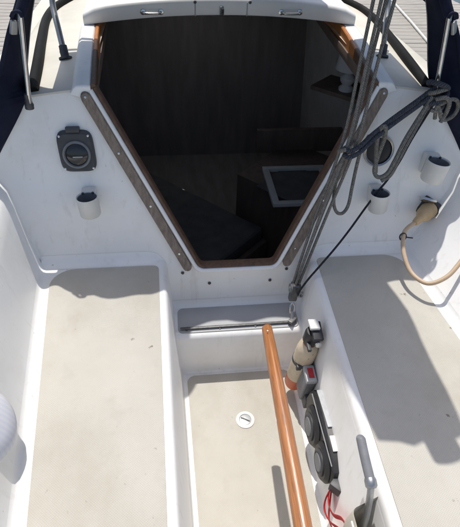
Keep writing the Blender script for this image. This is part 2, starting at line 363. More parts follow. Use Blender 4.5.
# horizontal cuts keep the raked plane flat where the lower part turns vertical
vs = [bm.verts.new(B(x, z)) for x, z in out]; vs2 = [bm.verts.new(B(x, z)+Vector((0, .015, 0))) for x, z in out]
n = len(vs)
es = [bm.edges.new((vs[i], vs[(i+1) % n])) for i in range(n)]; e2 = [bm.edges.new((vs2[i], vs2[(i+1) % n])) for i in range(n)]
bmesh.ops.triangle_fill(bm, edges=es, use_beauty=True); bmesh.ops.triangle_fill(bm, edges=e2, use_beauty=True)
for i in range(n): bm.faces.new((vs[i], vs[(i+1) % n], vs2[(i+1) % n], vs2[i]))
bmesh.ops.recalc_face_normals(bm, faces=bm.faces)
me = bpy.data.meshes.new('bulkhead'); bm.to_mesh(me); bm.free(); bulk = link('bulkhead', me, 'gel', boat, 20)
# soft cove where seat meets bulkhead
for s in (-1, 1):
    rows = []
    for k in range(15):
        x = s*(.2515+.42*k/14); e = min(1, .15+k/1.5); r_ = .030*e; dn = 0 if k > 1 else (.016, .003)[k]
        rw = []
        for q in range(9):
            a = math.pi/2*q/8; yy, zz = -r_*(1-math.sin(a)), HS-dn+r_*(1-math.cos(a)); rw.append(Vector((x, yb(zz)+yy-.0006, zz+.0006)))
        rows.append(rw)
    loft('seat_cove', rows, 'gel', boat, angle=75)
def offs(path, d):
    """mitred offset of a 2-d polyline to its right-hand side"""
    o = []
    for i, p in enumerate(path):
        t0 = (path[i]-path[i-1]).normalized() if i else (path[1]-path[0]).normalized()
        t1 = (path[i+1]-path[i]).normalized() if i < len(path)-1 else t0
        n0, n1 = Vector((t0.y, -t0.x)), Vector((t1.y, -t1.x)); m = (n0+n1).normalized()
        o.append(p+m*(d/max(.3, m.dot(n0))))
    return o
U = [Vector((-P0.x, P0.y-.006)), Vector((-P1.x, P1.y)), Vector((P1.x, P1.y)), Vector((P0.x, P0.y-.006))]   # goes down the port side, across, up starboard
def rounded(path, r=.02, seg=5):
    o = [path[0]]
    for i in range(1, len(path)-1):
        p = path[i]; a = (path[i-1]-p).normalized(); b = (path[i+1]-p).normalized()
        for k in range(seg+1):
            t = k/seg; o.append((p+a*r)*(1-t)**2+p*2*t*(1-t)+(p+b*r)*t*t)
    return o+[path[-1]]
def ustrip(name, path, d0, d1, p0, p1, m, parent, rnd=.003):
    a, b = offs(path, d0), offs(path, d1); sg = 1 if d1 > d0 else -1
    a2, b2 = offs(path, d0+sg*rnd), offs(path, d1-sg*rnd)
    rows = [[B(*q, p0) for q in a], [B(*q, p1-rnd) for q in a], [B(*q, p1) for q in a2], [B(*q, p1) for q in b2], [B(*q, p1-rnd) for q in b], [B(*q, p0) for q in b]]
    v = [p for r_ in zip(*rows) for p in r_]; nn = len(a); f = []
    for i in range(nn-1):
        for j in range(6):
            k = (j+1) % 6; f.append((i*6+j, i*6+k, (i+1)*6+k, (i+1)*6+j))
    f += [tuple(range(6)), tuple((nn-1)*6+j for j in range(6))]
    return mesh(name, v, f, m, parent, 50)
UR = rounded(U, .016)
ustrip('opening_frame', UR, -.002, .0095, -.018, .009, 'wood', boat)
ustrip('opening_rim', UR, .0110, .0250, -.01, .014, 'gel', boat, rnd=.005)
for s in (-1, 1):                                                     # weathered slides screwed either side of the opening
    a = Vector((.168, .385))+D*.022; b = Vector((.168, .385))+D*.642
    pl = [];
    for k in range(7): pl.append(a+(-D*math.cos(math.pi*(k/6-.5))+NI*math.sin(math.pi*(k/6-.5)))*.0145)
    for k in range(7): pl.append(b+(D*math.cos(math.pi*(k/6-.5))-NI*math.sin(math.pi*(k/6-.5)))*.0145)
    t = prism('wood_trim', [(s*p.x, p.y) for p in pl], lambda u, v, d: B(u, v, d), 0, .018, 'teak', boat, bev=.004)
    for q in (.06, .25, .44, .62):
        c = a+D*q; lathe('screw', [(0, 0), (.0045, 0), (.0038, .0015), (0, .002)], 'chrome', frame(B(s*c.x, c.y, .0175), (0, -1, RAKE)), t, n=10)
# bolts below the sill
for x, z in ((-.196, .372), (-.10, .315), (.125, .315), (.182, .368)):
    lathe('bolt', [(0, 0), (.006, 0), (.005, .003), (0, .0035)], 'dkmetal', frame((x, -.0129, z), (0, -1, 0)), boat, n=12)

# cabin roof, sides, rails, sliding hatch
def roofpt(x, y):
    return Vector((x, y, roofz(x)))
for s in (-1, 1):
    rows = []
    for k in range(-2, 30):
        t = max(0, k)/29; rw = []; dz = (.007, .002)[k+2] if k < 0 else 0
        for x in [.452, .50, .55, .60, .65, .70, .735]:
            y0 = yb(roofz(x))+(.004 if k >= 0 else (-.0045, -.003)[k+2]); rw.append(Vector((s*x, y0+(3.4-y0)*t, roofz(x)-dz)))
        for x, z in ((.755, .935), (.772, .91), (.80, .84), (.85, .64), (.865, .605), (.90, .59), (1.0, .582), (1.18, .57), (1.187, .52), (1.16, -.3)):
            y0 = yb(min(z, .95))+.004; rw.append(Vector((s*x, y0+(3.4-y0)*t, z)))
        rows.append(rw)
    loft('cabin_roof', rows, 'gelroof', boat)
    # rail beside the opening: white moulding with a wood liner on its inner face
    rr = []; ll = []
    for k in (-.06, -.045, -.02, 0, 1, 2, 3, 4, 5, 6, 7, 8):
        t = max(0, k)/8; y = .148+(1.25-.148)*t+min(0, k)*.12; xi = .428+.036*min(1, max(0, y-.148)/.52); zt = .990+.022*min(1, max(0, y-.148)/.52)-(.007 if k == -.06 else .003 if k == -.045 else .0008 if k == -.02 else 0)
        rr.append([Vector((s*(xi+q[0]), y, q[1])) for q in [(.012, .945), (.012, zt-.004), (.016, zt), (.052, zt), (.062, zt-.006), (.068, zt-.016), (.072, min(roofz(xi+.07)-.004, zt-.020))]])
        ll.append([Vector((s*(xi+q[0]), y, q[1])) for q in [(-.003, .955), (-.003, zt-.003), (0, zt+.0005), (.009, zt+.0005), (.0118, zt-.003), (.0118, .955)]])
    loft('hatch_rail', rr, 'gel', boat, cap=True, angle=45); loft('rail_liner', ll[3:6], 'wood', boat, cap=True, closed=True); loft('rail_liner', [[q+Vector((0, .0015 if i == 0 else 0, 0)) for q in r_] for i, r_ in enumerate(ll[5:])], 'liner', boat, cap=True, closed=True)  # shade put into the liner colour: dark wood aft, sunlit orange forward
    bar('roof_edge_board', (s*.446, .17, .946), (s*.489, 1.25, .946), .030, .036, 'cabin', boat)
# fixed roof forward of the opening
rows = [[Vector((x, y, roofz(x)-.002)) for x in [-.46+.92*i/10 for i in range(11)]] for y in (1.22, 1.55)]
loft('foredeck_roof', rows, 'gelroof', boat)
loft('foredeck_roof', [[p+Vector((0, .83, 0)) for p in r_] for r_ in [rows[0], [q+Vector((0, 1.0, 0)) for q in rows[1]]]], 'gelroof', boat)
for s in (-1, 1): loft('foredeck_roof', [[Vector((s*x, y, roofz(x)-.002)) for x in (.27, .36, .46)] for y in (1.55, 2.05)], 'gelroof', boat)
sky_ = box('added_skylight', (.58, .54, .02), 'opal', frame((0, 1.80, 1.010)), boat, bev=.004)  # unseen skylight, added to let more light into the dark cabin
for s in (-1, 1):
    bar('added_skylight_frame', (s*.285, 1.53, 1.012), (s*.285, 2.07, 1.012), .04, .036, 'alu', sky_); bar('added_skylight_frame', (-.265, 1.80+s*.26, 1.012), (.265, 1.80+s*.26, 1.012), .04, .036, 'alu', sky_)
hatch = None
rows = []
for k in range(25):
    x = -.515+1.03*k/24; c = 1.046-.135*x*x; e = 1-abs(x/.515)**14*.35; tp = c+.058*e
    rows.append([Vector((x, .672, c)), Vector((x, .668, c+.006)), Vector((x, .668, tp-.014)), Vector((x, .671, tp-.006)), Vector((x, .678, tp-.001)), Vector((x, .692, tp)), Vector((x, 1.0, tp+.006)), Vector((x, 1.4, tp+.008)), Vector((x, 1.41, c)), Vector((x, .72, c))])
hatch = loft('sliding_hatch', rows, 'hatch', boat, closed=True, cap=True)
for x0, x1 in ((-.296, -.230), (.220, .292)):
    c = (x0+x1)/2; z = 1.046-.135*c*c+.020
    hd = tube('handle', [(x0, .667, z), (x0+.006, .650, z), (x0+.016, .645, z), (x1-.016, .645, z), (x1-.006, .650, z), (x1, .667, z)], .0045, 'chrome', hatch, n=8)
    for xx in (x0, x1): lathe('handle_foot', [(0, 0), (.011, 0), (.010, .003), (.005, .005), (0, .005)], 'chrome', frame((xx, .668, z), (0, -1, 0)), hd, n=12)
box('hasp', (.022, .006, .030), 'alu', frame((-.004, .666, 1.062)), hatch, bev=.002)
box('hasp', (.008, .012, .016), 'dkmetal', frame((-.004, .662, 1.062)), hatch, bev=.001)
for x in (-.104, .1): lathe('bolt', [(0, 0), (.006, 0), (.005, .004), (0, .005)], 'dkmetal', frame((x, .668, 1.09), (0, -1, 0)), hatch, n=10)
for x in (-.104, .09): box('joint_strip', (.004, .003, .046), 'lgrey', frame((x, .6675, 1.066)), hatch, bev=.0006)

# cabin interior
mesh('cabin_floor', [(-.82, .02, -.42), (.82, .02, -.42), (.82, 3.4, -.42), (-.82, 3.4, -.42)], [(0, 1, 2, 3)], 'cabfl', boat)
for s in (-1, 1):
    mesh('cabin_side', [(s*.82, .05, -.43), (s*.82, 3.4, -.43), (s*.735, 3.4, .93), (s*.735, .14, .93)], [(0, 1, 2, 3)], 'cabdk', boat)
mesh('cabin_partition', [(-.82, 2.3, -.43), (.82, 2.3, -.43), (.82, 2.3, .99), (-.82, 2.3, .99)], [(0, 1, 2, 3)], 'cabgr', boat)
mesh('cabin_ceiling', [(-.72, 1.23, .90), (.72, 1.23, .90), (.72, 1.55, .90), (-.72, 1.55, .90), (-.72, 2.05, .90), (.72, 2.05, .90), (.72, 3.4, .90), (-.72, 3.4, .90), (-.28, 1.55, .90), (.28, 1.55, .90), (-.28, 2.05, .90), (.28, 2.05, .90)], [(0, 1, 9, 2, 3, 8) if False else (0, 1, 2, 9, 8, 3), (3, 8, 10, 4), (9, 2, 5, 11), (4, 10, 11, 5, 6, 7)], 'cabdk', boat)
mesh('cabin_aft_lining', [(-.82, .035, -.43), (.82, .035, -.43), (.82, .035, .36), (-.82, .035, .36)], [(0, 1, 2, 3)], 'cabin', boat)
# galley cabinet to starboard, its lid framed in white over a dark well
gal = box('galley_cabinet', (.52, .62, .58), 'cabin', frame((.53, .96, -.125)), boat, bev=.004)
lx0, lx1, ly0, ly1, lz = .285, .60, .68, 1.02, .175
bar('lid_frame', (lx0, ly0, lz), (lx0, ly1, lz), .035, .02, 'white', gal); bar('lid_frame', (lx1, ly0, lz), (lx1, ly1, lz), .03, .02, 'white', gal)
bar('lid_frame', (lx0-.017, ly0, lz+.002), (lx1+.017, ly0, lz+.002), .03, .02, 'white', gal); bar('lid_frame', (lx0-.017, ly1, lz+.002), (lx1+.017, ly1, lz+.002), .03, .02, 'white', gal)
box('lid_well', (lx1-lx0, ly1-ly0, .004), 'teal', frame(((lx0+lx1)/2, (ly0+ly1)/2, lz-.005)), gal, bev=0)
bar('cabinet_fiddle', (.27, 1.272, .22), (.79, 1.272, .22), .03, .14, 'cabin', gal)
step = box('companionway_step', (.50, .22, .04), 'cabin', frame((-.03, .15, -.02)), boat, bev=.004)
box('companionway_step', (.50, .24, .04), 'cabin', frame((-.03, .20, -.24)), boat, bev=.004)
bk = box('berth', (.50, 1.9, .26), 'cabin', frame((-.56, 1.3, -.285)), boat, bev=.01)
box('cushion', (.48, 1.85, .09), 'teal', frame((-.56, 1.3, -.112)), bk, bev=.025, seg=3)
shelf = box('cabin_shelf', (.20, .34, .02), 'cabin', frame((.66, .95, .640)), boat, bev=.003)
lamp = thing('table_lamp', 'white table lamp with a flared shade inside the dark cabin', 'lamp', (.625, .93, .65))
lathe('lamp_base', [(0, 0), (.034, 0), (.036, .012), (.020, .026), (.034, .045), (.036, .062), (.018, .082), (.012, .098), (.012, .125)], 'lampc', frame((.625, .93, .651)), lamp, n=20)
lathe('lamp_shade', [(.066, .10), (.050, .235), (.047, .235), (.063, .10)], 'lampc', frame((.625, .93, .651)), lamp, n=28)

# fittings fixed to the boat but things of their own -----------------------------------------------
ins = thing('bulkhead_instrument', 'black square bulkhead instrument with round dial left of the companionway', 'instrument', B(-.504, .802))
def IP(u, v, d): return B(-.504+u-.06*v, .802+v, d)
sq = []
hw, hh = .054, .060
for k in range(48):
    a = 2*math.pi*k/48; c, s_ = math.cos(a), math.sin(a); q = (abs(c)**5+abs(s_)**5)**(-1/5); sq.append((hw*c*q, hh*s_*q))
prism('bezel', sq, IP, 0, .017, 'dgrey', ins, bev=.007)
box('bezel_tab', (.042, .018, .018), 'dgrey', frame(IP(0, .064, .008), (0, -1, RAKE), (1, 0, 0)), ins, bev=.004)
dm = frame(IP(0, -.006, .0165), (0, -1, RAKE), (1, 0, 0))
lathe('dial_ring', [(.043, 0), (.042, .006), (.037, .008), (.034, .003), (.034, 0)], 'grey', dm, ins, n=40)
ln_ = lathe('dial_face', [(.0335, -.001), (.0335, .002), (.028, .0045), (.018, .006), (0, .0065)], 'lens', dm, ins, n=36)
box('dial_needle', (.03, .003, .002), 'lgrey', dm @ Matrix.Translation((.003, -.006, .0075)), ln_, bev=.0004)
for a, b in ((-1, -1), (1, -1), (-1, 1), (1, 1)):
    lathe('screw', [(0, 0), (.004, 0), (.0035, .002), (0, .0025)], 'chrome', frame(IP(a*.043, b*.048, .0155), (0, -1, RAKE)), ins, n=8)

rd = thing('round_instrument', 'round black bulkhead dial with chrome ring behind the knotted rope', 'instrument', B(.47, .778))
dm = frame(B(.470, .778, .0005), (0, -1, RAKE), (1, 0, 0))
lathe('dial_ring', [(.053, 0), (.053, .006), (.049, .011), (.044, .009), (.043, .002)], 'chrome', dm, rd, n=40)
lathe('dial_face', [(.0425, 0), (.0425, .004), (.030, .006), (0, .007)], 'blk', dm, rd, n=36)

def pocket(x, z, h, r, tilt, label):
    t = thing('cup_pocket', label, 'cup holder', B(x, z-h), 'white tubular pockets on the bulkhead')
    ax = Vector((tilt, .02, 1)).normalized(); base = B(x, z-h, r+.014)
    mw = frame(base, ax, (1, 0, 0))
    lathe('cup', [(r*.90, 0), (r*.96, .004), (r, h), (r*.965, h+.0015), (r*.90, h-.001), (r*.89, .006), (0, .006)], 'white', mw, t, n=30)
    lathe('cup_shade', [(r*.885, h*.40), (r*.885, h-.004), (r*.875, h-.004), (r*.87, h*.45), (0, h*.44)], 'grey', mw, t, n=30)  # grey inner sleeve paints the shaded inside of the white cup
    bk_ = mw @ Matrix.Translation((0, r*.80, h*.55)); box('back_plate', (r*1.3, .026, h*.95), 'white', bk_ @ Matrix.Translation((0, .0185, 0)), t, bev=.003)
    for q in (-.45, .45): lathe('screw', [(0, 0), (.0045, 0), (.004, .002), (0, .003)], 'dkmetal', frame(mw @ Vector((q*r, r*.80-.003, h*.98)), -(mw.to_3x3() @ Vector((0, 1, 0)))), t, n=8)
    return t
pocket(-.479, .692, .066, .034, -.04, 'white tubular pocket below the square black instrument')
pocket(.474, .672, .066, .033, -.06, 'white tubular pocket below the round dial, beside the thin black line')
pocket(.645, .774, .070, .039, .10, 'white tubular pocket above the shore power plug, highest of the three')

# shore power inlet, plug and cable
sp = thing('power_inlet', 'black shore power inlet with its chrome lid flipped open', 'socket', B(.672, .575))
nn = Vector((-.25, -1, .25)).normalized()
dm = frame(B(.682, .578, .004), nn, (.8, -.1, -.45))
box('flange', (.075, .070, .014), 'dgrey', dm, sp, bev=.006)
lathe('socket_ring', [(.031, .005), (.031, .020), (.027, .022), (.024, .018), (.024, .005)], 'blk', dm, sp, n=28)
box('lid', (.052, .010, .030), 'chrome', frame(B(.662, .622, .030), (.1, -1, .9), (.95, 0, -.35)), sp, bev=.004)
box('lid_hinge', (.040, .014, .012), 'alu', frame(B(.668, .610, .012), (.1, -1, .5), (.95, 0, -.35)), sp, bev=.003)
pc = thing('power_plug', 'cream shore power plug with cable looping down to the starboard seat', 'plug', B(.66, .575, .03))
a = dm @ Vector((0, 0, .012)); b = Vector((.597, -.050, .586))
ax = (b-a).normalized(); L_ = (b-a).length
lathe('plug_body', [(0, 0), (.029, 0), (.030, .012), (.0285, .020), (.027, .045), (.022, .060), (.016, .072), (.012, L_), (.0085, L_+.008), (0, L_+.008)], 'cream', frame(a, ax), pc, n=26)
tube('power_cable', [b-ax*.004, (.558, -.075, .580), (.540, -.098, .567), (.533, -.139, .535), (.538, -.200, .506), (.560, -.245, .498), (.588, -.265, .505), (.632, -.262, .530), (.673, -.237, .562), (.727, -.195, .61), (.79, -.15, .68), (.86, -.12, .735), (.98, -.1, .742), (1.3, .0, .60)], .0072, 'cable', pc, n=12)
tube('cable_tie', [(.538+.011*math.cos(a_), -.100+.011*math.sin(a_)*.4, .565+.011*math.sin(a_)) for a_ in [2*math.pi*k/10 for k in range(10)]], .0028, 'blk', pc, n=6, sub=2, closed=True)
bar('cable_tie_tail', (.546, -.108, .566), (.566, -.113, .571), .004, .003, 'blk', pc, bev=.0005)

# inspection plate in the sole
dp = thing('deck_plate', 'round white screw-in deck plate in the cockpit sole', 'deck plate', (-.001, -.394, .004))
dm = frame((-.001, -.394, .0035))
lathe('rim', [(.033, 0), (.033, .003), (.030, .0045), (.022, .0045), (.021, .003), (.021, 0)], 'white', dm, dp, n=36)
lathe('lid', [(.0205, 0), (.0205, .003), (.018, .0038), (0, .0040)], 'cap', dm, dp, n=32)
box('slot', (.005, .024, .002), 'dgrey', dm @ Matrix.Translation((0, 0, .0046)) @ Matrix.Rotation(.25, 4, 'Z'), dp, bev=.0006)
for q in (-1, 1): lathe('key_hole', [(.003, 0), (.003, .001), (0, .001)], 'dgrey', dm @ Matrix.Translation((-q*.004, q*.014, .0042)), dp, n=10)

# mainsheet track on the ledge
tr = thing('sheet_track', 'thin dark metal track across the step below the companionway', 'track', (0, -.136, HL))
bar('rail', (-.214, -.137, HL+.010), (.212, -.134, HL+.010), .009, .006, 'trackm', tr, bev=.0015)
for x in (-.19, -.07, .06, .19): box('rail_foot', (.016, .013, .006), 'trackm', frame((x, -.1355, HL+.0045)), tr, bev=.002)

# tiller ------------------------------------------------------------------------------------------
ti = thing('tiller', 'varnished orange-brown wooden tiller reaching over the cockpit sole', 'tiller', (.02, -1.3, .48))
tp = [(.0355, -.400, .4985), (.0345, -.418, .500), (.0325, -.50, .501), (.029, -.65, .502), (.024, -.85, .501), (.018, -1.05, .498), (.010, -1.3, .490), (.0, -1.7, .46), (0, -1.95, .43)]
def trad(t): return .0145*min(1, .62+t*14) if t < .03 else .0145+.0062*min(1, t*1.6)
tl = tube('tiller_bar', tp, trad, 'tiller', ti, n=20, sub=8, flat=.92)
lathe('tip_pin', [(0, 0), (.0055, 0), (.005, .002), (.0028, .0024), (.0026, .0006), (0, .0005)], 'chrome', frame((.0345, -.424, .5128), (0, .05, 1)), ti, n=14)
lathe('tip_hole', [(0, 0), (.0052, 0), (.0052, .0016), (0, .0017)], 'blk', frame((.0342, -.436, .5137), (0, .03, 1)), ti, n=10)

# fire extinguisher --------------------------------------------------------------------------------
fa, fb = Vector((.186, -.292, .055)), Vector((.208, -.338, .425)); ax = (fb-fa).normalized(); mw = frame(fa, ax, (1, 0, 0))
fe = thing('fire_extinguisher', 'small orange and cream fire extinguisher with black head against the footwell wall', 'extinguisher', fa)
cy = lathe('cylinder', [(0, 0), (.022, 0), (.030, .004), (.0345, .016), (.0345, .235), (.031, .256), (.020, .272), (.014, .277), (.014, .292), (0, .292)], 'ored', mw, fe, n=32)
lathe('label_wrap', [(.0350, .068), (.0352, .070), (.0352, .2355), (.0318, .2566), (.0208, .2727), (.0204, .2720)], 'label', mw, cy, n=32)
cs = lathe('clamp_strap', [(.0353, .165), (.0372, .166), (.0372, .180), (.0353, .181)], 'dgrey', mw, fe, n=32)
box('clamp_buckle', (.016, .012, .022), 'dgrey', mw @ Matrix.Translation((-.022, -.033, .173)), cs, bev=.002)
vh = lathe('valve_head', [(0, .278), (.022, .280), (.027, .290), (.027, .325), (.023, .338), (0, .340)], 'blk', mw, fe, n=24)
box('carry_lever', (.034, .066, .014), 'blk', mw @ Matrix.Translation((.004, -.006, .346)) @ Matrix.Rotation(.15, 4, 'X'), fe, bev=.005, seg=3)
box('squeeze_lever', (.032, .040, .010), 'white', mw @ Matrix.Translation((-.004, .010, .359)) @ Matrix.Rotation(-.12, 4, 'X'), fe, bev=.003, seg=3)
lathe('gauge', [(0, 0), (.011, 0), (.012, .004), (.010, .008), (0, .009)], 'chrome', mw @ Matrix.Translation((.010, -.034, .318)) @ Matrix.Rotation(R(80), 4, 'X'), vh, n=18)
box('nozzle', (.012, .030, .014), 'dgrey', mw @ Matrix.Translation((-.016, -.034, .300)), vh, bev=.003)

# grey bracket with a red tag, between extinguisher and the black device
gb = thing('wall_bracket', 'grey wall bracket with a small red label below the fire extinguisher', 'bracket', (.2, -.36, .15))
box('bracket_body', (.034, .060, .115), 'grey', frame((.200, -.372, .165), (.07, -.1, 1), (1, 0, 0)), gb, bev=.008, seg=3)
box('bracket_cap', (.036, .062, .018), 'lgrey', frame((.204, -.379, .226), (.07, -.1, 1), (1, 0, 0)), gb, bev=.005, seg=2)
box('red_label', (.018, .036, .002), 'red', frame((.206, -.380, .2362), (.07, -.1, 1), (1, 0, 0)), gb, bev=.0004)
box('bracket_foot', (.026, .05, .05), 'dgrey', frame((.203, -.400, .120), (.07, -.1, 1), (1, 0, 0)), gb, bev=.006)

# black device with two round pads
dv = thing('safety_device', 'black oblong device with two round grey pads on the footwell wall', 'safety device', (.2, -.55, .1))
def hull(pts):
    pts = sorted(pts); o = []
    for seq in (pts, pts[::-1]):
        c = []
        for p in seq:
            while len(c) > 1 and (c[-1][0]-c[-2][0])*(p[1]-c[-2][1])-(c[-1][1]-c[-2][1])*(p[0]-c[-2][0]) <= 0: c.pop()
            c.append(p)
        o += c[:-1]
    return o
circ = lambda cy_, cz_, r: [(cy_+r*math.cos(2*math.pi*k/28), cz_+r*math.sin(2*math.pi*k/28)) for k in range(28)]
for nm, cy_, cz_, r in (('lobe', -.520, .150, .066), ('lobe', -.642, .158, .060)):
    lb = prism(nm, circ(cy_, cz_, r), lambda u, v, d: Vector((.226+.05*v-d, u, v)), 0, .052, 'blk', dv, bev=.010)
    lathe('pad', [(r*.66, 0), (r*.66, .004), (r*.56, .0065), (r*.50, .004), (r*.2, .003), (0, .003)], 'dgrey', frame((.174+.05*cz_, cy_, cz_), (-1, 0, .05), (0, 1, 0)), lb, n=30)
    lathe('pad_centre', [(0, 0), (r*.47, 0), (r*.43, .004), (0, .005)], 'grey', frame((.1705+.05*cz_, cy_, cz_), (-1, 0, .05), (0, 1, 0)), lb, n=24)
prism('case', [(-.412, .150), (-.425, .205), (-.470, .236), (-.560, .240), (-.650, .232), (-.700, .205), (-.712, .160), (-.690, .125), (-.43, .12)], lambda u, v, d: Vector((.232+.05*v-d, u, v)), 0, .045, 'blk', dv, bev=.007)
bar('top_panel', (.2205, -.445, .232), (.2205, -.580, .2425), .022, .006, 'lgrey', dv, upv=(0, .07, 1))
bar('side_seam', (.195, -.45, .226), (.195, -.69, .222), .004, .004, 'grey', dv)
pl_ = bar('white_label', (.2205, -.606, .2405), (.2205, -.652, .235), .026, .004, 'white', dv, upv=(0, -.1, 1), bev=.0006)
box('tail_clip', (.03, .04, .04), 'dgrey', frame((.212, -.722, .165)), dv, bev=.006)
rs = thing('red_lanyard', 'red lanyard trailing from the black device to the cream pouch', 'lanyard', (.19, -.75, .12))
for i, pts in enumerate(([(.205, -.705, .155), (.192, -.725, .135), (.186, -.755, .128), (.186, -.79, .150), (.192, -.82, .20), (.190, -.86, .235)],
                         [(.200, -.715, .165), (.182, -.735, .120), (.176, -.76, .105), (.178, -.80, .13), (.186, -.835, .175), (.190, -.87, .22)],
                         [(.208, -.70, .14), (.198, -.735, .105), (.188, -.77, .09), (.182, -.80, .11), (.176, -.83, .15)])):
    tube('strap', pts, .0072, 'red', rs, n=10, flat=.3)

# pouch with winch handle
po = thing('winch_handle_pouch', 'cream plastic pouch on the footwell wall holding a winch handle', 'pouch', (.19, -.93, .22))
rows = []
for z, wx, x1 in ((.14, .030, .226), (.16, .050, .226), (.30, .066, .230), (.412, .084, .237), (.415, .082, .237), (.407, .078, .235), (.20, .055, .228)):
    poly = rrect([(x1-wx, -.852-(.03 if wx > .075 else 0)), (x1-wx, -1.07), (x1, -1.07), (x1, -.852)], [.022, .022, .004, .004], 5)
    rows.append([Vector((p.x, p.y, z+(.0 if z < .39 else .012*math.sin(p.y*40)))) for p in poly])
loft('pouch_body', rows, 'pvc', po, closed=True, cap=True)
bar('pouch_hem', (.1525, -.90, .402), (.1525, -1.06, .402), .004, .012, 'white', po, bev=.001)
wh = thing('crank_handle', 'grey winch handle standing in the cream pouch at the starboard wall', 'winch handle', (.2, -.87, .3))
tube('grip', [(.196, -.762, .506), (.196, -.765, .506), (.196, -.80, .494), (.197, -.840, .481), (.197, -.845, .479)], lambda t: .0108 if .04 < t < .96 else .008, 'grey', wh, n=16, sub=4)
lathe('grip_end', [(0, 0), (.012, 0), (.0135, .005), (.0135, .017), (.010, .022), (0, .023)], 'alu', frame((.197, -.841, .4805), (0, -1, -.33)), wh, n=18)
tube('arm', [(.197, -.853, .476), (.196, -.866, .455), (.195, -.888, .38), (.194, -.905, .28), (.194, -.91, .20)], .0125, 'alu', wh, n=14, flat=.6)

# winch cover on the port coaming
cc = Vector((-.657, -.69, .560)); ax = Vector((.82, -.1, .57)).normalized()
wc = thing('winch_cover', 'pale blue striped round fabric cover on the port coaming', 'cover', cc-ax*.06)
lathe('cover_dome', [(0, -.075), (.080, -.075), (.089, -.05), (.090, 0), (.084, .022), (.068, .036), (.04, .044), (0, .046)], 'cover', frame(cc, ax, (0, 1, 0)), wc, n=40)
tube('cover_hem', [cc+frame((0, 0, 0), ax, (0, 1, 0)).to_3x3() @ Vector((.0915*math.cos(a_), .0915*math.sin(a_), -.012)) for a_ in [2*math.pi*k/24 for k in range(24)]], .0032, 'white', wc, n=6, sub=2, closed=True)

# boom with the stowed sail (above the frame; it carries the mainsheet and shades the starboard seat)
bo = thing('boom', 'aluminium boom with the mainsail stowed under a navy cover', 'boom', (.2, 1.5, 1.58))
tube('spar', [(.326, -.402, 1.58), (.322, -.35, 1.58), (.302, 0, 1.58), (.20, 1.4, 1.585), (.05, 3.3, 1.59)], .038, 'alu', bo, n=16, flat=1.2)
rows = []
N_ = 60
for i in range(N_+1):
    t = i/N_; y = -.290+3.5*t; cx = .276-.085*(y+.338)*.75; tap = min(1, .80+t*1.6)
    e = .0 if i else .02
    rw = []
    for j in range(20):
        a = 2*math.pi*j/20; q = noise.noise(Vector((y*4.5, math.cos(a)*1.2, math.sin(a)*1.2)))
        rr_ = 1+.13*q
        rw.append(Vector((cx+.146*tap*math.cos(a)*rr_, y+.028*noise.noise(Vector((j*1.9, 3.1, 0)))*(1 if i == 0 else 0), 1.70+.105*tap*math.sin(a)*rr_)))
    rows.append(rw)
loft('sail_cover', rows, 'navy', bo, closed=True, cap=True)

# mainsheet --------------------------------------------------------------------------------------
ms = thing('mainsheet', 'grey four-part mainsheet tackle rising past the companionway to the boom', 'mainsheet', (.2, -.06, HL))
def msheet(o, dy, k):
    return [(.208+o*.45, -.062+dy, .335), (.262+o*.8, -.035+dy, .60), (.322+o, -.004+dy, .865), (.340+o*1.15, .020+dy, 1.10), (.352+o*1.35, .035+dy, 1.32), (.355+o*1.35, .04+dy, 1.50)]
for k, (o, dy) in enumerate(((-.020, 0), (-.008, -.014), (.008, .006), (.021, -.008))):
    tube('sheet_fall', msheet(o, dy, k), .0049, 'ropeg', ms, n=10, sub=8)
lbk = thing('sheet_block', 'stainless and black mainsheet block shackled to the track', 'block', (.195, -.13, HL+.02))
BM = frame((.206, -.072, .322), (.13, .20, 1), (1, 0, 0))
prism('block_body', rrect([(-.013, -.050), (.013, -.050), (.018, .022), (-.018, .022)], [.008]*4), lambda u, v, d: BM @ Vector((d, u, v)), -.013, .013, 'trackm', lbk, bev=.003)
for dx in (-.016, .016): lathe('sheave', [(0, -.003), (.017, -.003), (.014, 0), (.017, .003), (0, .003)], 'grey', BM @ Matrix.Translation((dx, 0, .002)) @ Matrix.Rotation(math.pi/2, 4, 'Y'), lbk, n=22)
lathe('axle', [(0, -.021), (.005, -.021), (.005, .021), (0, .021)], 'chrome', BM @ Matrix.Translation((0, 0, .002)) @ Matrix.Rotation(math.pi/2, 4, 'Y'), lbk, n=12)
tube('shackle', [(.198, -.094, .272), (.190, -.104, .262), (.190, -.112, .246), (.196, -.116, .236), (.204, -.112, .246), (.206, -.102, .262), (.200, -.094, .272)], .0042, 'chrome', lbk, n=8)
tube('swivel', [(.197, -.112, .246), (.196, -.124, .232), (.196, -.132, .222)], .007, 'alu', lbk, n=10)
box('track_slide', (.036, .020, .012), 'trackm', frame((.196, -.1345, HL+.019)), lbk, bev=.004)
lathe('becket_ring', [(.012, -.003), (.014, 0), (.012, .003), (.008, .003), (.008, -.003)], 'chrome', frame((.232, -.075, .292), (.3, -1, .2)), lbk, n=18)
ubk = thing('boom_block', 'mainsheet block hanging under the boom', 'block', (.345, .04, 1.53))
lathe('sheave', [(0, -.022), (.026, -.022), (.022, 0), (.026, .022), (0, .022)], 'dgrey', frame((.350, .04, 1.512), (1, 0, 0)), ubk, n=22)
tube('strap', [(.322, .04, 1.502), (.318, .04, 1.54), (.330, .04, 1.548), (.366, .04, 1.548), (.378, .04, 1.54), (.376, .04, 1.502)], .004, 'chrome', ubk, n=8)

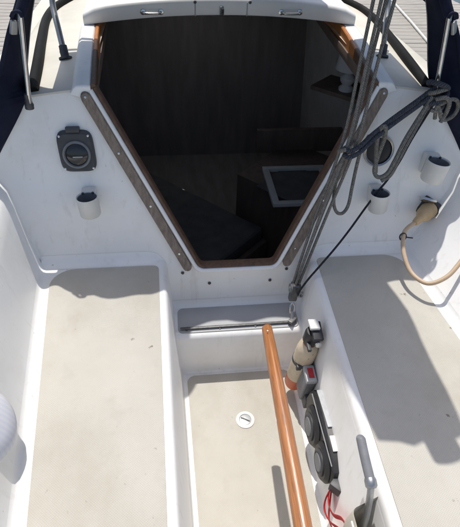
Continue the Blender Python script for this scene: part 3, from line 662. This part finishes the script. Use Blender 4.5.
# ropes tied off to starboard
kr = thing('tie_rope', 'thick dark navy rope pulling the mainsheet towards the starboard hood tube', 'rope', (.55, .08, .93))
for dz, dy in ((0, 0), (-.014, -.010)):
    tube('strand', [(.304, -.020+dy, .852+dz), (.316, -.036+dy, .850+dz), (.350, -.026+dy, .861+dz), (.395, .012+dy, .876+dz), (.447, .040+dy, .902+dz), (.500, .062+dy, .930+dz), (.545, .078+dy, .955+dz), (.580, .090+dy, .976+dz), (.600, .092+dy, .992+dz)], .0070, 'ropeb', kr, n=12)
tube('wrap_turn', [(.348, .012, .862), (.340, .016, .848), (.318, .010, .838), (.296, -.010, .838), (.290, -.028, .848), (.302, -.040, .858)], .0062, 'ropeg', kr, n=10)
gl = thing('slack_rope', 'grey slack rope hanging in long loops beside the mainsheet', 'rope', (.4, .0, .65))
tube('loop', [(.318, -.020, .858), (.310, -.008, .80), (.306, -.006, .72), (.308, -.018, .655), (.322, -.026, .622), (.345, -.022, .615), (.362, -.012, .640), (.368, .004, .70), (.374, .020, .77), (.380, .026, .83), (.392, .020, .872)], .0056, 'ropeg', gl, n=10, sub=8)
dr = thing('doubled_rope', 'grey rope doubled from the knot down over the round dial', 'rope', (.5, .04, .75))
tube('bight', [(.590, .076, .968), (.556, .060, .905), (.524, .044, .840), (.502, .030, .775), (.484, .022, .735), (.458, .022, .722), (.442, .030, .742), (.444, .034, .80), (.448, .030, .860), (.436, .020, .900), (.424, .028, .884), (.430, .036, .84), (.440, .034, .78), (.448, .030, .735)], .0068, 'ropeg', dr, n=10, sub=8)
tube('bight', [(.600, .078, .962), (.570, .064, .905), (.542, .048, .845), (.518, .034, .780), (.498, .024, .728), (.470, .020, .708)], .0068, 'ropeg', dr, n=10, sub=8)
bl = thing('thin_line', 'thin black line running from the round dial down to the mainsheet block', 'rope', (.3, -.05, .4))
tube('line', [(.604, .070, .968), (.575, .058, .905), (.545, .044, .840), (.520, .030, .775), (.492, .020, .715), (.462, .010, .672), (.418, -.018, .622), (.371, -.050, .567), (.320, -.085, .518), (.266, -.118, .470), (.228, -.128, .415), (.214, -.108, .345), (.218, -.085, .30)], .0036, 'ropek', bl, n=8)
kn = thing('knot', 'tangle of grey rope knotted round the starboard hood tube', 'knot', (.6, .1, .96))
for i in range(4):
    z0 = .945+.017*i; ph = i*1.3
    tube('turn', [(.606+(.030+.004*math.sin(i*2.1))*math.cos(a_), .092+.030*math.sin(a_), z0+.016*math.sin(a_+ph)) for a_ in [2*math.pi*k/12 for k in range(12)]], .0080 if i % 2 else .0068, 'ropeg' if i % 2 == 0 else 'ropeb', kn, n=9, sub=3, closed=True)
tube('loop', [(.604, .060, .950), (.618, .058, .930), (.632, .064, .905), (.654, .070, .895), (.676, .072, .908), (.683, .074, .932), (.672, .074, .955), (.648, .068, .962), (.622, .060, .955), (.606, .062, .940), (.616, .070, .900)], .0062, 'ropeg', kn, n=10)
tube('tail', [(.596, .064, .965), (.618, .050, .975), (.636, .052, .958), (.640, .058, .925), (.634, .062, .892)], .0068, 'ropeg', kn, n=10)

# sprayhood ---------------------------------------------------------------------------------------
hd = thing('sprayhood', 'navy canvas sprayhood with clear windows over the companionway', 'sprayhood', (0, .4, 1.0))
r0 = [(.790, .03, .70), (.762, .045, .80), (.715, .068, .94), (.666, .098, 1.05), (.602, .112, 1.176), (.530, .128, 1.30), (.42, .150, 1.39), (.335, .20, 1.42), (.27, .304, 1.438), (.14, .324, 1.455), (0, .326, 1.462)]
r1 = [(.800, .060, .70), (.735, .085, .80), (.632, .135, .945), (.640, .235, .985), (.572, .242, 1.190), (.500, .27, 1.310), (.40, .30, 1.40), (.32, .325, 1.435), (.25, .34, 1.452), (.14, .352, 1.468), (0, .36, 1.476)]
r2 = [(.590, .565, 1.175), (.520, .60, 1.290), (.41, .625, 1.375), (.32, .64, 1.41), (.24, .648, 1.432), (.13, .656, 1.45), (0, .66, 1.458)]
def full(h): return [(-x, y, z) for x, y, z in h]+[(x, y, z) for x, y, z in h[::-1][1:]]
def ring(h, wav=0.0, sub=5):
    p = smooth_path(full(h), sub); return [q+Vector((0, wav*math.sin(i*.9)+wav*.8*noise.noise(Vector((i*.23, 1.7, 0))), 0)) for i, q in enumerate(p)]
A0, A1 = ring(r0, .009), ring(r1)
mid = [(a+b)/2+Vector((.006*(1 if a.x > 0 else -1)*math.sin(i*.7), 0, .004*math.sin(i*.8))) for i, (a, b) in enumerate(zip(A0, A1))]
def canvas(o):
    md = o.modifiers.new('thickness', 'SOLIDIFY'); md.thickness = .003; md.offset = 0; return o
canvas(loft('aft_panel', [A0, mid, A1], 'navy', hd, angle=70))
T1 = ring(r1[4:]); T2 = ring(r2)
canvas(loft('top_panel', [T1, [(a*.5+b*.5)+Vector((0, 0, .012)) for a, b in zip(T1, T2)], T2], 'navy', hd, angle=70))
tube('aft_hem', A0, .006, 'navy', hd, n=8, sub=1)
trk = [(.612, .165, .962), (.640, .40, .966), (.680, .69, .960), (.712, .98, .955), (.690, 1.19, .958), (.56, 1.40, .975), (.28, 1.50, .998), (0, 1.53, 1.006)]
tube('base_track', full(trk), .018, 'rubber', hd, n=12, sub=5, flat=1.0)
for s in (-1, 1):
    lo = [Vector((s*x, y, z+.006)) for x, y, z in trk[1:5]]; lo[0] = Vector((s*.64, .24, .985))
    hi = [Vector((s*x, y, z)) for x, y, z in [(.573, .244, 1.188), (.580, .35, 1.186), (.586, .46, 1.180), (.590, .565, 1.175)]]
    loft('side_window', [lo, [(a+b)/2+Vector((s*.02, 0, 0)) for a, b in zip(lo, hi)], hi], 'clear', hd, angle=80)
lo = smooth_path(full(trk[4:]), 5); hi = smooth_path(full(r2), 5)
loft('front_window', [[Vector(p)+Vector((0, 0, .006)) for p in lo], hi], 'clear', hd, angle=80)
for s in (-1, 1):
    lg = tube('hood_tube', [(s*.611, .098, .948), (s*.596, .098, 1.06), (s*.577, .098, 1.198)], .0072, 'chrome', hd, n=14)
    canvas(tube('tube_sleeve', [(s*.580, .104, 1.190), (s*.520, .140, 1.29), (s*.41, .165, 1.378), (s*.325, .21, 1.41), (s*.26, .315, 1.428), (s*.13, .334, 1.445), (0, .336, 1.452)], .013, 'navy', hd, n=12))
    lathe('tube_socket', [(0, -.012), (.0125, -.012), (.013, .0), (.0098, .006), (.0098, .030), (.007, .032)], 'dkmetal', frame((s*.612, .100, .952), (-s*.08, 0, 1)), hd, n=16)
    box('strap_buckle', (.020, .010, .036), 'alu', frame((s*.600, .094, 1.160), (-s*.3, 0, 1)), hd, bev=.004)
    tube('strap_eye', [(s*.600, .094, 1.185), (s*.590, .088, 1.197), (s*.576, .088, 1.198), (s*.572, .090, 1.186)], .0050, 'navy', hd, n=8)
    tube('seam_piping', [(s*x_, y_, z_) for x_, y_, z_ in r1[2:6]], .0030, 'grey', hd, n=6)
    lg2 = tube('hood_tube', [(s*.556, .438, .975), (s*.575, .505, 1.04), (s*.592, .575, 1.115), (s*.57, .60, 1.20), (s*.50, .61, 1.275), (s*.40, .615, 1.355), (s*.2, .64, 1.42), (0, .65, 1.44)], .0098, 'alu', hd, n=14)
    lathe('tube_socket', [(0, -.004), (.022, -.004), (.022, .003), (.014, .006), (.0135, .040), (.010, .042)], 'dkmetal', frame((s*.555, .434, .970), (s*.15, .5, .9)), hd, n=16)
